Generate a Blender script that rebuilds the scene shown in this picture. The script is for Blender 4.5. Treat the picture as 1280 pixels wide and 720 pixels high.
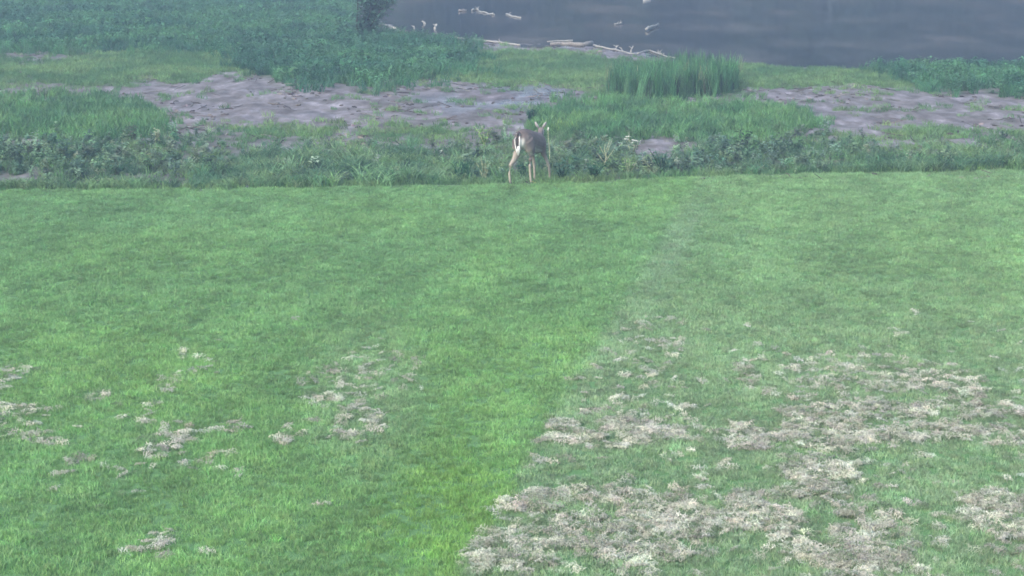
import bpy, bmesh, math, random
import numpy as np
from mathutils import Vector, Matrix

random.seed(7)
rng = np.random.default_rng(11)
for o in list(bpy.data.objects):
    bpy.data.objects.remove(o)
SC = bpy.context.scene
COL = SC.collection
R = math.radians

# ------------------------------------------------------------------ camera
F, H, PITCH = 2400.0, 5.3, R(12.34)        # focal length in photo pixels, eye height, tilt
cam_d = bpy.data.cameras.new('camera')
cam = bpy.data.objects.new('camera', cam_d)
COL.objects.link(cam)
cam.location = (0, 0, H)
cam.rotation_euler = (math.pi / 2 - PITCH, 0, 0)
cam_d.sensor_width = 36.0
cam_d.lens = 36.0 * F / 1280.0
cam_d.clip_start = 0.1
cam_d.clip_end = 3000
SC.camera = cam
SC.render.resolution_x, SC.render.resolution_y = 1024, 576

# ------------------------------------------------------------------ light
world = bpy.data.worlds.new('World')
SC.world = world
world.use_nodes = True
wn = world.node_tree
bg = wn.nodes['Background']
sky = wn.nodes.new('ShaderNodeTexSky')
sky.sky_type = 'NISHITA'
sky.sun_disc = False
SUN_EL, SUN_AZ = 38.0, 215.0
sky.sun_elevation = R(SUN_EL)
sky.sun_rotation = R(SUN_AZ)
sky.air_density = 1.3
sky.dust_density = 3.0
sky.ozone_density = 1.6
wn.links.new(sky.outputs[0], bg.inputs[0])
bg.inputs[1].default_value = 0.10
sun_d = bpy.data.lights.new('sun', 'SUN')
sun_d.energy = 0.6
sun_d.angle = R(30)
sun_d.color = (1.0, 0.97, 0.92)
sun = bpy.data.objects.new('sun', sun_d)
COL.objects.link(sun)
sv = Vector((math.sin(R(SUN_AZ)) * math.cos(R(SUN_EL)), math.cos(R(SUN_AZ)) * math.cos(R(SUN_EL)), math.sin(R(SUN_EL))))
sun.rotation_euler = sv.to_track_quat('Z', 'Y').to_euler()
SC.view_settings.view_transform = 'Standard'
SC.view_settings.look = 'None'
SC.view_settings.exposure = 1.87
SC.view_settings.gamma = 1.0
SC.render.engine = 'CYCLES'
SC.cycles.filter_width = 1.6
SC.cycles.max_bounces = 6
SC.cycles.volume_bounces = 0
HAZE_DENSITY = 0.0027
HAZE_COLOR = (0.55, 0.74, 1.0)

# ------------------------------------------------------------------ helpers
def hash2(ix, iy, seed):
    n = (ix.astype(np.int64) * 374761393 + iy.astype(np.int64) * 668265263 + seed * 974634777) & 0x7fffffff
    n = ((n ^ (n >> 13)) * 1274126177) & 0x7fffffff
    n = n ^ (n >> 16)
    return (n & 0xffff) / 65535.0

def vnoise(x, y, seed=0):
    ix, iy = np.floor(x), np.floor(y)
    fx, fy = x - ix, y - iy
    fx, fy = fx * fx * (3 - 2 * fx), fy * fy * (3 - 2 * fy)
    a, b = hash2(ix, iy, seed), hash2(ix + 1, iy, seed)
    c, d = hash2(ix, iy + 1, seed), hash2(ix + 1, iy + 1, seed)
    return (a * (1 - fx) + b * fx) * (1 - fy) + (c * (1 - fx) + d * fx) * fy

def fbm(x, y, seed=0, octv=4):
    x, y = np.asarray(x, float), np.asarray(y, float)
    s, a, t = 0, 0.5, 0
    for k in range(octv):
        s = s + a * vnoise(x * 2 ** k + 17.3 * k, y * 2 ** k - 9.1 * k, seed + k)
        t += a
        a *= 0.5
    return s / t

def sstep(a, b, v):
    t = np.clip((np.asarray(v, float) - a) / (b - a), 0, 1)
    return t * t * (3 - 2 * t)

CP, SP = math.cos(PITCH), math.sin(PITCH)
def ray(px, py):
    u, v = (px - 640) / F, (360 - py) / F
    return u, CP + v * SP, -SP + v * CP
def plane_at(px, py, z=0.0):
    dx, dy, dz = ray(px, py)
    t = (z - H) / dz
    return dx * t, dy * t
def project(x, y, z):
    x, y, z = np.asarray(x, float), np.asarray(y, float), np.asarray(z, float)
    dz = z - H
    dep = np.maximum(y * CP - dz * SP, 0.5)
    up = y * SP + dz * CP
    return 640 + F * x / dep, 360 - F * up / dep

WATER = -0.55
EDGE = [plane_at(px, py) for px, py in ((-300, 243), (100, 238), (438, 235), (560, 233.5), (640, 232), (730, 229), (842, 222), (1100, 216), (1500, 210))]
SHORE = [plane_at(px, py, WATER) for px, py in ((-700, 8), (-100, 2), (280, -14), (425, -8), (452, 6), (470, 24), (500, 38), (552, 47), (600, 51), (650, 56), (742, 59), (800, 67), (842, 75), (1000, 86), (1600, 90))]
ex, ey = [p[0] for p in EDGE], [p[1] for p in EDGE]
sx, sy = [p[0] for p in SHORE], [p[1] for p in SHORE]
order = np.argsort(sx)
sx, sy = np.array(sx)[order], np.array(sy)[order]
def edge_y(x):
    return np.interp(x, ex, ey) + 0.26 * (vnoise(np.asarray(x, float) * 1.7, 3.3 + 0 * np.asarray(x, float), 5) - 0.5)
def shore_y(x):
    x = np.asarray(x, float)
    return np.interp(x, sx, sy) + 1.2 * (fbm(x * 0.6, x * 0 + 8.1, 9, 4) - 0.5)
def height(x, y):
    x, y = np.asarray(x, float), np.asarray(y, float)
    E, S = edge_y(x), shore_y(x)
    d = y - E
    t = np.clip(d / (S - E), 0, 1.0)
    z = -0.13 * sstep(-0.1, 1.5, d) + (WATER + 0.13) * t
    z = z - 1.8 * sstep(0, 12, y - S)
    z = z + 2.9 * sstep(118, 132, y)
    bank = sstep(0.3, 2.0, d) * (1 - sstep(110, 120, y))
    z = z + bank * (0.16 * (fbm(x * 0.45, y * 0.45, 21, 3) - 0.5) * (1 - sstep(-3, 0, y - S)) * sstep(0, 5, S - y)
                    + 0.075 * (fbm(x * 3.1, y * 1.6, 31, 4) - 0.5))
    z = z + (1 - sstep(-0.2, 0.4, d)) * 0.05 * (fbm(x * 0.5, y * 0.5, 41, 3) - 0.5)
    return z
def at(px, py):
    dx, dy, dz = ray(px, py)
    t = np.arange(12, 140, 0.02)          # first place where the line of sight meets ground or water
    x, y, z = dx * t, dy * t, H + dz * t
    g = np.maximum(height(x, y), WATER)
    i = int(np.argmax(z <= g))
    return Vector((float(x[i]), float(y[i]), float(g[i])))

def tag(o, label=None, cat=None, group=None, kind=None):
    if label: o['label'] = label
    if cat: o['category'] = cat
    if group: o['group'] = group
    if kind: o['kind'] = kind
    return o
def empty(name, loc, rz=0.0):
    o = bpy.data.objects.new(name, None)
    o.empty_display_size = 0.2
    o.location = loc
    o.rotation_euler = (0, 0, rz)
    COL.objects.link(o)
    return o

class MB:
    """collects faces; build() links them as one mesh object"""
    def __init__(s):
        s.v, s.f, s.c = [], [], []
    def quadstrip(s, pts, side, widths, col=None):
        # pts along the blade, side vector, half widths
        b = len(s.v)
        for p, w, sd in zip(pts, widths, side):
            s.v.append(tuple(p - sd * w)); s.v.append(tuple(p + sd * w))
        for i in range(len(pts) - 1):
            a = b + 2 * i
            s.f.append((a, a + 1, a + 3, a + 2))
    def tube(s, pts, rads, n=6, cap=True, squash=None):
        b = len(s.v)
        up0 = Vector((0, 0, 1))
        for i, p in enumerate(pts):
            a, c = pts[max(i - 1, 0)], pts[min(i + 1, len(pts) - 1)]
            d = (c - a).normalized()
            ref = up0 if abs(d.z) < 0.95 else Vector((1, 0, 0))
            e1 = d.cross(ref).normalized(); e2 = e1.cross(d).normalized()
            r = rads[i]
            r1, r2 = (r, r) if not isinstance(r, (tuple, list)) else r
            for k in range(n):
                t = 2 * math.pi * k / n
                s.v.append(tuple(p + e1 * (math.cos(t) * r1) + e2 * (math.sin(t) * r2)))
        for i in range(len(pts) - 1):
            for k in range(n):
                k2 = (k + 1) % n
                s.f.append((b + i * n + k, b + i * n + k2, b + (i + 1) * n + k2, b + (i + 1) * n + k))
        if cap:
            s.f.append(tuple(b + k for k in range(n))[::-1])
            s.f.append(tuple(b + (len(pts) - 1) * n + k for k in range(n)))
    def leaf(s, p, d, nrm, L, W, droop=0.3):
        # pointed oval leaf with a folded midrib: 8 faces
        d = d.normalized(); side = d.cross(nrm).normalized(); nrm = side.cross(d).normalized()
        b = len(s.v)
        prof = ((0, 0.05), (0.3, 0.8), (0.6, 1.0), (0.85, 0.55), (1.0, 0.02))
        for t, w in prof:
            c = p + d * (L * t) - Vector((0, 0, 1)) * (droop * L * t * t)
            s.v.append(tuple(c - side * (W * w / 2) + nrm * (W * w * 0.15)))
            s.v.append(tuple(c))
            s.v.append(tuple(c + side * (W * w / 2) + nrm * (W * w * 0.15)))
        for i in range(len(prof) - 1):
            a = b + 3 * i
            s.f.append((a, a + 1, a + 4, a + 3)); s.f.append((a + 1, a + 2, a + 5, a + 4))
    def mesh(s, name, mat, smooth=False):
        me = bpy.data.meshes.new(name)
        me.from_pydata(s.v, [], s.f)
        me.materials.append(mat)
        if smooth:
            me.polygons.foreach_set('use_smooth', [True] * len(me.polygons))
        me.update()
        return me
    def build(s, name, mat, parent=None, smooth=False, loc=None):
        o = bpy.data.objects.new(name, s.mesh(name, mat, smooth))
        COL.objects.link(o)
        if parent: o.parent = parent
        if loc is not None: o.location = loc
        return o

# ------------------------------------------------------------------ materials
def newmat(name):
    m = bpy.data.materials.new(name)
    m.use_nodes = True
    return m, m.node_tree, m.node_tree.nodes['Principled BSDF']
def ramp(nt, fac, stops):
    r = nt.nodes.new('ShaderNodeValToRGB')
    r.color_ramp.elements[0].position, r.color_ramp.elements[0].color = stops[0][0], (*stops[0][1], 1)
    r.color_ramp.elements[1].position, r.color_ramp.elements[1].color = stops[-1][0], (*stops[-1][1], 1)
    for p, c in stops[1:-1]:
        e = r.color_ramp.elements.new(p); e.color = (*c, 1)
    nt.links.new(fac, r.inputs[0])
    return r.outputs[0]
def foliage(name, color=None, trans=0.35, rough=0.55, scale=25.0, spread=0.3, spec=0.25):
    """leafy stuff: colour from the instancer's tint (color=None) or fixed, grain by noise, part of the light goes through"""
    m, nt, b = newmat(name)
    if color is None:
        a = nt.nodes.new('ShaderNodeAttribute'); a.attribute_type = 'INSTANCER'; a.attribute_name = 'tint'
        src = a.outputs['Color']
    else:
        rgb = nt.nodes.new('ShaderNodeRGB'); rgb.outputs[0].default_value = (*color, 1); src = rgb.outputs[0]
    tc = nt.nodes.new('ShaderNodeNewGeometry')
    nz = nt.nodes.new('ShaderNodeTexNoise'); nz.inputs['Scale'].default_value = scale
    nt.links.new(tc.outputs['Position'], nz.inputs['Vector'])
    mr = nt.nodes.new('ShaderNodeMapRange')
    mr.inputs[1].default_value, mr.inputs[2].default_value = 0.3, 0.7
    mr.inputs[3].default_value, mr.inputs[4].default_value = 1 - spread, 1 + spread
    nt.links.new(nz.outputs[0], mr.inputs[0])
    mx = nt.nodes.new('ShaderNodeVectorMath'); mx.operation = 'SCALE'
    nt.links.new(src, mx.inputs[0]); nt.links.new(mr.outputs[0], mx.inputs['Scale'])
    nt.links.new(mx.outputs[0], b.inputs['Base Color'])
    b.inputs['Roughness'].default_value = rough
    b.inputs['Specular IOR Level'].default_value = spec
    if trans > 0:
        tr = nt.nodes.new('ShaderNodeBsdfTranslucent')
        nt.links.new(mx.outputs[0], tr.inputs[0])
        ms = nt.nodes.new('ShaderNodeMixShader'); ms.inputs[0].default_value = trans
        nt.links.new(b.outputs[0], ms.inputs[1]); nt.links.new(tr.outputs[0], ms.inputs[2])
        nt.links.new(ms.outputs[0], nt.nodes['Material Output'].inputs[0])
    return m
M_TINT = foliage('grass_blades')
M_WEED = foliage('weed_leaves', trans=0.3, rough=0.5)
M_DRY = foliage('dry_clippings', trans=0.4, rough=0.8, spread=0.35, scale=40, spec=0.1)

def wood_mat(name, c1, c2, scale=8.0):
    m, nt, b = newmat(name)
    tc = nt.nodes.new('ShaderNodeTexCoord')
    mp = nt.nodes.new('ShaderNodeMapping'); mp.inputs['Scale'].default_value = (1, 6, 6)
    nt.links.new(tc.outputs['Object'], mp.inputs[0])
    nz = nt.nodes.new('ShaderNodeTexNoise'); nz.inputs['Scale'].default_value = scale; nz.inputs['Detail'].default_value = 6
    nt.links.new(mp.outputs[0], nz.inputs['Vector'])
    nt.links.new(ramp(nt, nz.outputs[0], ((0.32, c1), (0.66, c2))), b.inputs['Base Color'])
    b.inputs['Roughness'].default_value = 0.8
    bp = nt.nodes.new('ShaderNodeBump'); bp.inputs['Strength'].default_value = 0.5; bp.inputs['Distance'].default_value = 0.01
    nt.links.new(nz.outputs[0], bp.inputs['Height']); nt.links.new(bp.outputs[0], b.inputs['Normal'])
    return m
M_PALEWOOD = wood_mat('bleached_wood', (0.16, 0.155, 0.14), (0.38, 0.37, 0.34))
M_GREYWOOD = wood_mat('grey_wood', (0.10, 0.09, 0.08), (0.30, 0.27, 0.24))
M_DARKWOOD = wood_mat('dark_bark', (0.03, 0.027, 0.024), (0.10, 0.085, 0.07))
M_STALK = foliage('pale_stalk', (0.42, 0.44, 0.28), 0.1, 0.7)

# ground: masks stored per vertex (mud, wet, lawn) choose the soil
def ground_material():
    m, nt, b = newmat('soil_and_turf')
    L = nt.links.new
    def attr(n):
        a = nt.nodes.new('ShaderNodeAttribute'); a.attribute_name = n
        return a.outputs['Fac']
    g = nt.nodes.new('ShaderNodeNewGeometry')
    def noise(s, detail=6, vec=None, rough=0.6):
        n = nt.nodes.new('ShaderNodeTexNoise'); n.inputs['Scale'].default_value = s
        n.inputs['Detail'].default_value = detail; n.inputs['Roughness'].default_value = rough
        L(vec or g.outputs['Position'], n.inputs['Vector']); return n.outputs[0]
    mp = nt.nodes.new('ShaderNodeMapping'); mp.inputs['Scale'].default_value = (1, 0.45, 1)
    L(g.outputs['Position'], mp.inputs[0])
    n1, n2, n3 = noise(2.6, 8, mp.outputs[0]), noise(14, 6), noise(0.9, 4, mp.outputs[0])
    mud = ramp(nt, n1, ((0.30, (0.075, 0.062, 0.058)), (0.47, (0.140, 0.122, 0.118)), (0.59, (0.205, 0.183, 0.190)), (0.72, (0.35, 0.32, 0.34))))
    turf = ramp(nt, n2, ((0.3, (0.016, 0.05, 0.014)), (0.7, (0.05, 0.125, 0.03))))
    lawn = ramp(nt, n2, ((0.3, (0.075, 0.165, 0.055)), (0.7, (0.12, 0.25, 0.085))))
    def mix(f, a, c):
        x = nt.nodes.new('ShaderNodeMix'); x.data_type = 'RGBA'
        L(f, x.inputs[0]); L(a, x.inputs[6]); L(c, x.inputs[7]); return x.outputs[2]
    wetmud = nt.nodes.new('ShaderNodeMix'); wetmud.data_type = 'RGBA'; wetmud.blend_type = 'MULTIPLY'
    wetmud.inputs[7].default_value = (0.75, 0.72, 0.74, 1)
    L(attr('wet'), wetmud.inputs[0]); L(mud, wetmud.inputs[6])
    c = mix(attr('mud'), turf, wetmud.outputs[2])
    c = mix(attr('lawn'), c, lawn)
    dry = ramp(nt, n2, ((0.3, (0.13, 0.12, 0.09)), (0.7, (0.34, 0.32, 0.25))))
    c = mix(attr('dry'), c, dry)
    L(c, b.inputs['Base Color'])
    rr = nt.nodes.new('ShaderNodeMapRange')
    rr.inputs[3].default_value, rr.inputs[4].default_value = 0.9, 0.22
    mm = nt.nodes.new('ShaderNodeMath'); mm.operation = 'MULTIPLY'
    r2 = ramp(nt, n3, ((0.40, (0, 0, 0)), (0.56, (1, 1, 1))))
    L(attr('wet'), mm.inputs[0]); L(r2, mm.inputs[1]); L(mm.outputs[0], rr.inputs[0]); L(rr.outputs[0], b.inputs['Roughness'])
    b.inputs['Specular IOR Level'].default_value = 0.35
    bp = nt.nodes.new('ShaderNodeBump'); bp.inputs['Strength'].default_value = 0.7; bp.inputs['Distance'].default_value = 0.04
    L(noise(9, 8, mp.outputs[0]), bp.inputs['Height']); L(bp.outputs[0], b.inputs['Normal'])
    return m

# ------------------------------------------------------------------ ground cover masks (fixed to the ground)
def mirror(px):
    px = np.asarray(px, float)
    p = np.abs((px - 438) % 808)
    return 438 + np.where(p > 404, 808 - p, p)
def blob(px, py, cx, cy, rx, ry, soft=0.5):
    d = np.sqrt(((px - cx) / rx) ** 2 + ((py - cy) / ry) ** 2)
    return 1 - sstep(1 - soft, 1 + soft, d)
def zones(x, y):
    """what grows where on the bank; all as 0..1 densities"""
    x, y = np.asarray(x, float), np.asarray(y, float)
    px, py = project(x, y, 0 * x - 0.25)
    n = fbm(x * 0.9, y * 0.5, 61, 4) - 0.5
    n2 = fbm(x * 2.3, y * 1.1, 71, 3) - 0.5
    n3 = fbm(x * 6, y * 3.5, 75, 2) - 0.5
    jx, jy = px + 60 * n + 25 * n3, py + 18 * n + 9 * n2 + 14 * n3
    jx = mirror(jx)
    bank = sstep(-0.05, 0.25, y - edge_y(x)) * (1 - sstep(-0.6, 0.1, y - shore_y(x)))
    Z = {}
    Z['tall'] = np.clip(blob(jx, jy, 500, 222, 125, 17, 0.3) + 0.5 * blob(jx, jy, 600, 222, 40, 15) + 0.8 * (px < 430) * (1 - sstep(.5, 1.8, y - edge_y(x))), 0, 1)
    Z['weed'] = np.clip(blob(jx, jy, 765, 208, 95, 28, 0.3) * (1 - blob(px, py, 815, 192, 32, 13, 0.4))
                        + 0.35 * blob(jx, jy, 645, 205, 60, 32) + 0.2 * blob(jx, jy, 500, 215, 110, 26), 0, 1)
    Z['mid'] = np.clip(blob(jx, jy, 770, 152, 95, 27, 0.3) + 0.3 * blob(jx, jy, 690, 165, 20, 14), 0, 1) * (1 - 0.8 * blob(px, py, 815, 190, 26, 12, 0.4))
    Z['reed'] = blob(px, py, 815, 112, 42, 10, 0.6) + blob(px, py, 868, 105, 50, 12, 0.25) * 0.9
    Z['low'] = np.clip(blob(jx, jy, 660, 78, 125, 20, 0.3) + 0.6 * blob(jx, jy, 515, 166, 65, 7, 0.5)
                       + 0.12 * blob(jx, jy, 560, 188, 150, 16) + 0.8 * (1 - sstep(.2, 1.0, y - edge_y(x))) + 0.9 * blob(jx, jy, 770, 90, 90, 16) + 0.09 * sstep(.52, .68, fbm(x * 1.9, y * 1.2, 77, 3)), 0, 1)
    Z['teal'] = np.clip(blob(jx, jy, 470, 72, 90, 34, 0.3) + 0.5 * blob(jx, jy, 540, 66, 60, 22) + (px < 445) * sstep(70, 50, py), 0, 1)
    clear = 1 - 0.9 * blob(px, py, 662, 227, 38, 7, 0.3)          # trampled ground round the deer
    for k in Z: Z[k] = np.clip(Z[k], 0, 1) * bank * (1.0 if k == 'low' else clear)
    Z['tall'] = np.clip(Z['tall'] + .45 * Z['weed'], 0, 1); Z['weed'] = .75 * Z['weed']; Z['low'] = np.clip(Z['low'] + .9 * bank * (1 - clear), 0, 1)
    return Z, px, py, n, n2
def lawn_masks(x, y):
    x, y = np.asarray(x, float), np.asarray(y, float)
    px, py = project(x, y, 0 * x)
    a, b = plane_at(822, 305), plane_at(573, 722)
    lx = a[0] + (b[0] - a[0]) * (y - a[1]) / (b[1] - a[1])      # x of the mower line at this depth
    side = sstep(-0.04, 0.10, x - lx + 0.22 * (fbm(x * 3, y * 3, 3, 3) - 0.5))
    n = fbm(x * 1.1, y * 0.9, 81, 5); nf = fbm(x * 4.0, y * 9.5, 91, 4)
    near = sstep(380, 560, py)
    sp = [(765, 547, 85, 15), (700, 636, 110, 20), (800, 672, 75, 45), (640, 700, 75, 18), (820, 450, 45, 45), (765, 440, 40, 30), (610, 688, 30, 18), (800, 520, 60, 18), (720, 660, 60, 30)]
    core = 0 * px
    for (cx, cy, rx, ry) in sp:
        w = 1.0 if cy > 530 else 0.07
        core = np.maximum(core, w * blob(px + 30 * (nf - .5), py + 22 * (nf - .5), cx, cy, rx, ry, 0.45))
    right = np.where(px > 842, 1.0, 0.0)
    core = np.maximum(core, right * sstep(0.48, 0.60, n) * sstep(400, 620, py))
    core = core * side
    left = 0.6 * blob(px + 20 * (nf - .5), py, 450, 530, 24, 20, 0.5) + 0.14 * blob(px, py, 475, 470, 50, 30, 0.6)
    left = left + np.where(px < 430, 1.0, 0.0) * 0.25 * sstep(0.6, 0.7, n) * sstep(380, 560, py)
    hay = np.clip(core * (0.08 * sstep(560, 640, py) + 0.05 + 1.1 * sstep(0.44, 0.56, nf)) + 0.08 * side * near * sstep(0.54, 0.64, nf) + left * (0.1 + sstep(0.42, 0.58, nf)), 0, 1)
    return hay, side, px, py

# ------------------------------------------------------------------ ground sheet
def ground():
    xs_in = np.arange(-13, 13.001, 0.085)
    xs_mid = np.concatenate([np.arange(13.2, 40, 0.45), np.geomspace(41, 900, 24)])
    xs = np.concatenate([-xs_mid[::-1], xs_in, xs_mid])
    ys = np.concatenate([-np.geomspace(300, 5, 10), np.arange(0, 12, 1.0), np.arange(12, 30, 0.10), np.arange(30, 48, 0.09), np.arange(48, 95, 0.16), np.arange(95, 140, 1.5), np.geomspace(141, 1600, 22)])
    X, Y = np.meshgrid(xs, ys)
    x, y = X.ravel(), Y.ravel()
    z = height(x, y)
    z = np.where(y > 140, 1.6, z)
    nx, ny = len(xs), len(ys)
    i = (np.arange(ny - 1)[:, None] * nx + np.arange(nx - 1)[None, :]).ravel()
    faces = np.stack([i, i + 1, i + nx + 1, i + nx], 1)
    me = bpy.data.meshes.new('ground')
    me.vertices.add(len(x)); me.vertices.foreach_set('co', np.stack([x, y, z], 1).ravel())
    me.loops.add(faces.size); me.loops.foreach_set('vertex_index', faces.ravel())
    me.polygons.add(len(faces)); me.polygons.foreach_set('loop_start', np.arange(0, faces.size, 4))
    me.polygons.foreach_set('use_smooth', [True] * len(faces))
    me.update(calc_edges=True)
    Z, px, py, n, n2 = zones(x, y)
    veg = np.clip(0.5 * Z['tall'] + 0.5 * Z['weed'] + 0.6 * Z['mid'] + Z['low'] + Z['teal'], 0, 1)
    lawn = 1 - sstep(-0.15, 0.1, y - edge_y(x))
    far = sstep(118, 125, y)
    mud = np.clip(1 - veg, 0, 1) * (1 - far)
    wet = np.clip(blob(px, py, 650, 112, 60, 14, 0.5) + 0.7 * blob(px, py, 600, 130, 90, 16) + sstep(-1.5, 0, y - shore_y(x)) + 0.3 * sstep(.5, .7, n + .5), 0, 1)
    hy, *_r = lawn_masks(x, y); dry = np.clip(hy, 0, 1) * lawn * 0.9 * (y > 12) * (y < 34)
    for nm, arr in (('dry', dry), ('mud', mud), ('wet', wet), ('lawn', lawn)):
        at_ = me.attributes.new(nm, 'FLOAT', 'POINT'); at_.data.foreach_set('value', arr.astype(np.float32))
    me.materials.append(ground_material())
    o = bpy.data.objects.new('ground', me); COL.objects.link(o)
    tag(o, 'lawn sloping into the bare grey muddy bank of the pond', kind='structure')
ground()

# ------------------------------------------------------------------ water
def water():
    m, nt, b = newmat('pond_water')
    g = nt.nodes.new('ShaderNodeNewGeometry')
    mp = nt.nodes.new('ShaderNodeMapping'); mp.inputs['Scale'].default_value = (1, 0.5, 1)
    nt.links.new(g.outputs['Position'], mp.inputs[0])
    nz = nt.nodes.new('ShaderNodeTexNoise'); nz.inputs['Scale'].default_value = 3.0; nz.inputs['Detail'].default_value = 5
    nt.links.new(mp.outputs[0], nz.inputs['Vector'])
    bp = nt.nodes.new('ShaderNodeBump'); bp.inputs['Strength'].default_value = 0.18; bp.inputs['Distance'].default_value = 0.03
    nt.links.new(nz.outputs[0], bp.inputs['Height']); nt.links.new(bp.outputs[0], b.inputs['Normal'])
    n2 = nt.nodes.new('ShaderNodeTexNoise'); n2.inputs['Scale'].default_value = 0.28; n2.inputs['Detail'].default_value = 8; n2.inputs['Roughness'].default_value = 0.65
    nt.links.new(mp.outputs[0], n2.inputs['Vector'])
    nt.links.new(ramp(nt, n2.outputs[0], ((0.40, (0.008, 0.009, 0.010)), (0.52, (0.030, 0.024, 0.022)), (0.66, (0.11, 0.082, 0.066)))), b.inputs['Base Color'])
    rgh = nt.nodes.new('ShaderNodeMapRange'); rgh.inputs[1].default_value, rgh.inputs[2].default_value = .4, .65
    rgh.inputs[3].default_value, rgh.inputs[4].default_value = .07, .15
    nt.links.new(n2.outputs[0], rgh.inputs[0]); nt.links.new(rgh.outputs[0], b.inputs['Roughness'])
    b.inputs['IOR'].default_value = 1.33
    mb = MB()
    xs = [-300 + 20 * i for i in range(31)]; ys = [48, 60, 75, 90, 105, 120, 134]
    for yy in ys:
        for xx in xs: mb.v.append((xx, yy, WATER))
    n = len(xs)
    for j in range(len(ys) - 1):
        for i in range(n - 1):
            a = j * n + i; mb.f.append((a, a + 1, a + n + 1, a + n))
    o = mb.build('pond_water', m)
    tag(o, 'still dark slate water of the pond behind the bank', kind='structure')
water()

# ------------------------------------------------------------------ scatter (ground cover that nobody could count)
PROTO_N = [0]
def proto_collection(name, meshes):
    c = bpy.data.collections.new(name)
    for i, me in enumerate(meshes):
        o = bpy.data.objects.new('%s_%02d' % (name, i), me)
        c.objects.link(o)
    return c
def scatter(name, label, pts, scale, tint, meshes, lean=0.15):
    n = len(pts)
    me = bpy.data.meshes.new(name)
    me.vertices.add(n); me.vertices.foreach_set('co', np.asarray(pts, np.float32).ravel())
    def put(nm, typ, arr, fld):
        a = me.attributes.new(nm, typ, 'POINT'); a.data.foreach_set(fld, np.asarray(arr, np.float32).ravel())
    rot = np.stack([rng.normal(0, lean, n), rng.normal(0, lean, n), rng.uniform(0, 6.283, n)], 1)
    put('rot', 'FLOAT_VECTOR', rot, 'vector')
    put('tint', 'FLOAT_VECTOR', tint, 'vector')
    scale = np.asarray(scale, float)
    if scale.ndim == 1: scale = np.stack([scale] * 3, 1)
    put('siz', 'FLOAT_VECTOR', scale, 'vector')
    a = me.attributes.new('pick', 'INT', 'POINT'); a.data.foreach_set('value', rng.integers(0, len(meshes), n).astype(np.int32))
    col = proto_collection(name + '_tufts', meshes)
    ng = bpy.data.node_groups.new(name, 'GeometryNodeTree')
    ng.interface.new_socket('Geometry', in_out='INPUT', socket_type='NodeSocketGeometry')
    ng.interface.new_socket('Geometry', in_out='OUTPUT', socket_type='NodeSocketGeometry')
    N, L = ng.nodes.new, ng.links.new
    gi, go = N('NodeGroupInput'), N('NodeGroupOutput')
    iop = N('GeometryNodeInstanceOnPoints'); ci = N('GeometryNodeCollectionInfo')
    ci.inputs['Collection'].default_value = col
    ci.inputs['Separate Children'].default_value = True
    ci.inputs['Reset Children'].default_value = True
    iop.inputs['Pick Instance'].default_value = True
    def named(nm, dt):
        a = N('GeometryNodeInputNamedAttribute'); a.data_type = dt; a.inputs[0].default_value = nm
        return a.outputs[0]
    er = N('FunctionNodeEulerToRotation')
    m2p = N('GeometryNodeMeshToPoints')
    L(named('rot', 'FLOAT_VECTOR'), er.inputs[0]); L(er.outputs[0], iop.inputs['Rotation'])
    L(named('siz', 'FLOAT_VECTOR'), iop.inputs['Scale'])
    L(named('pick', 'INT'), iop.inputs['Instance Index'])
    L(gi.outputs[0], m2p.inputs[0]); L(m2p.outputs[0], iop.inputs['Points']); L(ci.outputs[0], iop.inputs['Instance']); L(iop.outputs[0], go.inputs[0])
    o = bpy.data.objects.new(name, me); COL.objects.link(o)
    md = o.modifiers.new('scatter', 'NODES'); md.node_group = ng
    tag(o, label, kind='stuff')
    return o

def grass_tuft(nb, h, spread, bend, w, mat, seg=2, flat=0.0):
    mb = MB()
    for k in range(nb):
        a = random.uniform(0, 6.283); r = spread * math.sqrt(random.random())
        base = Vector((r * math.cos(a), r * math.sin(a), 0))
        a2 = random.uniform(0, 6.283); out = Vector((math.cos(a2), math.sin(a2), 0))
        hh = h * random.uniform(0.55, 1.1); bd = bend * random.uniform(0.3, 1.2) * hh
        t2 = random.uniform(0, 6.283); sd = Vector((math.cos(t2), math.sin(t2), 0))
        pts = [base + out * (bd * (i / seg) ** 2) + Vector((0, 0, hh * (i / seg) * (1 - flat * (i / seg)))) for i in range(seg + 1)]
        ws = [w * (1 - 0.25 * i / seg) * random.uniform(.8, 1.1) if i < seg else w * 0.1 for i in range(seg + 1)]
        mb.quadstrip(pts, [sd] * (seg + 1), ws)
    return mb.mesh('tuft', mat)

def candidates(x0, x1, y0, y1, dens):
    n = int((x1 - x0) * (y1 - y0) * dens)
    return rng.uniform(x0, x1, n), rng.uniform(y0, y1, n)
def in_view(x, y, m=1.5):
    return np.abs(x) < 0.2667 * np.hypot(y, H) * 1.0 + m
def mixc(a, b, t):
    t = np.asarray(t)[:, None]
    return np.asarray(a)[None, :] * (1 - t) + np.asarray(b)[None, :] * t
def jitter(c, s=0.15):
    return np.clip(c * (1 + rng.normal(0, s, (len(c), 1))) * (1 + rng.normal(0, s * 0.3, c.shape)), 0.003, 1)

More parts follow.
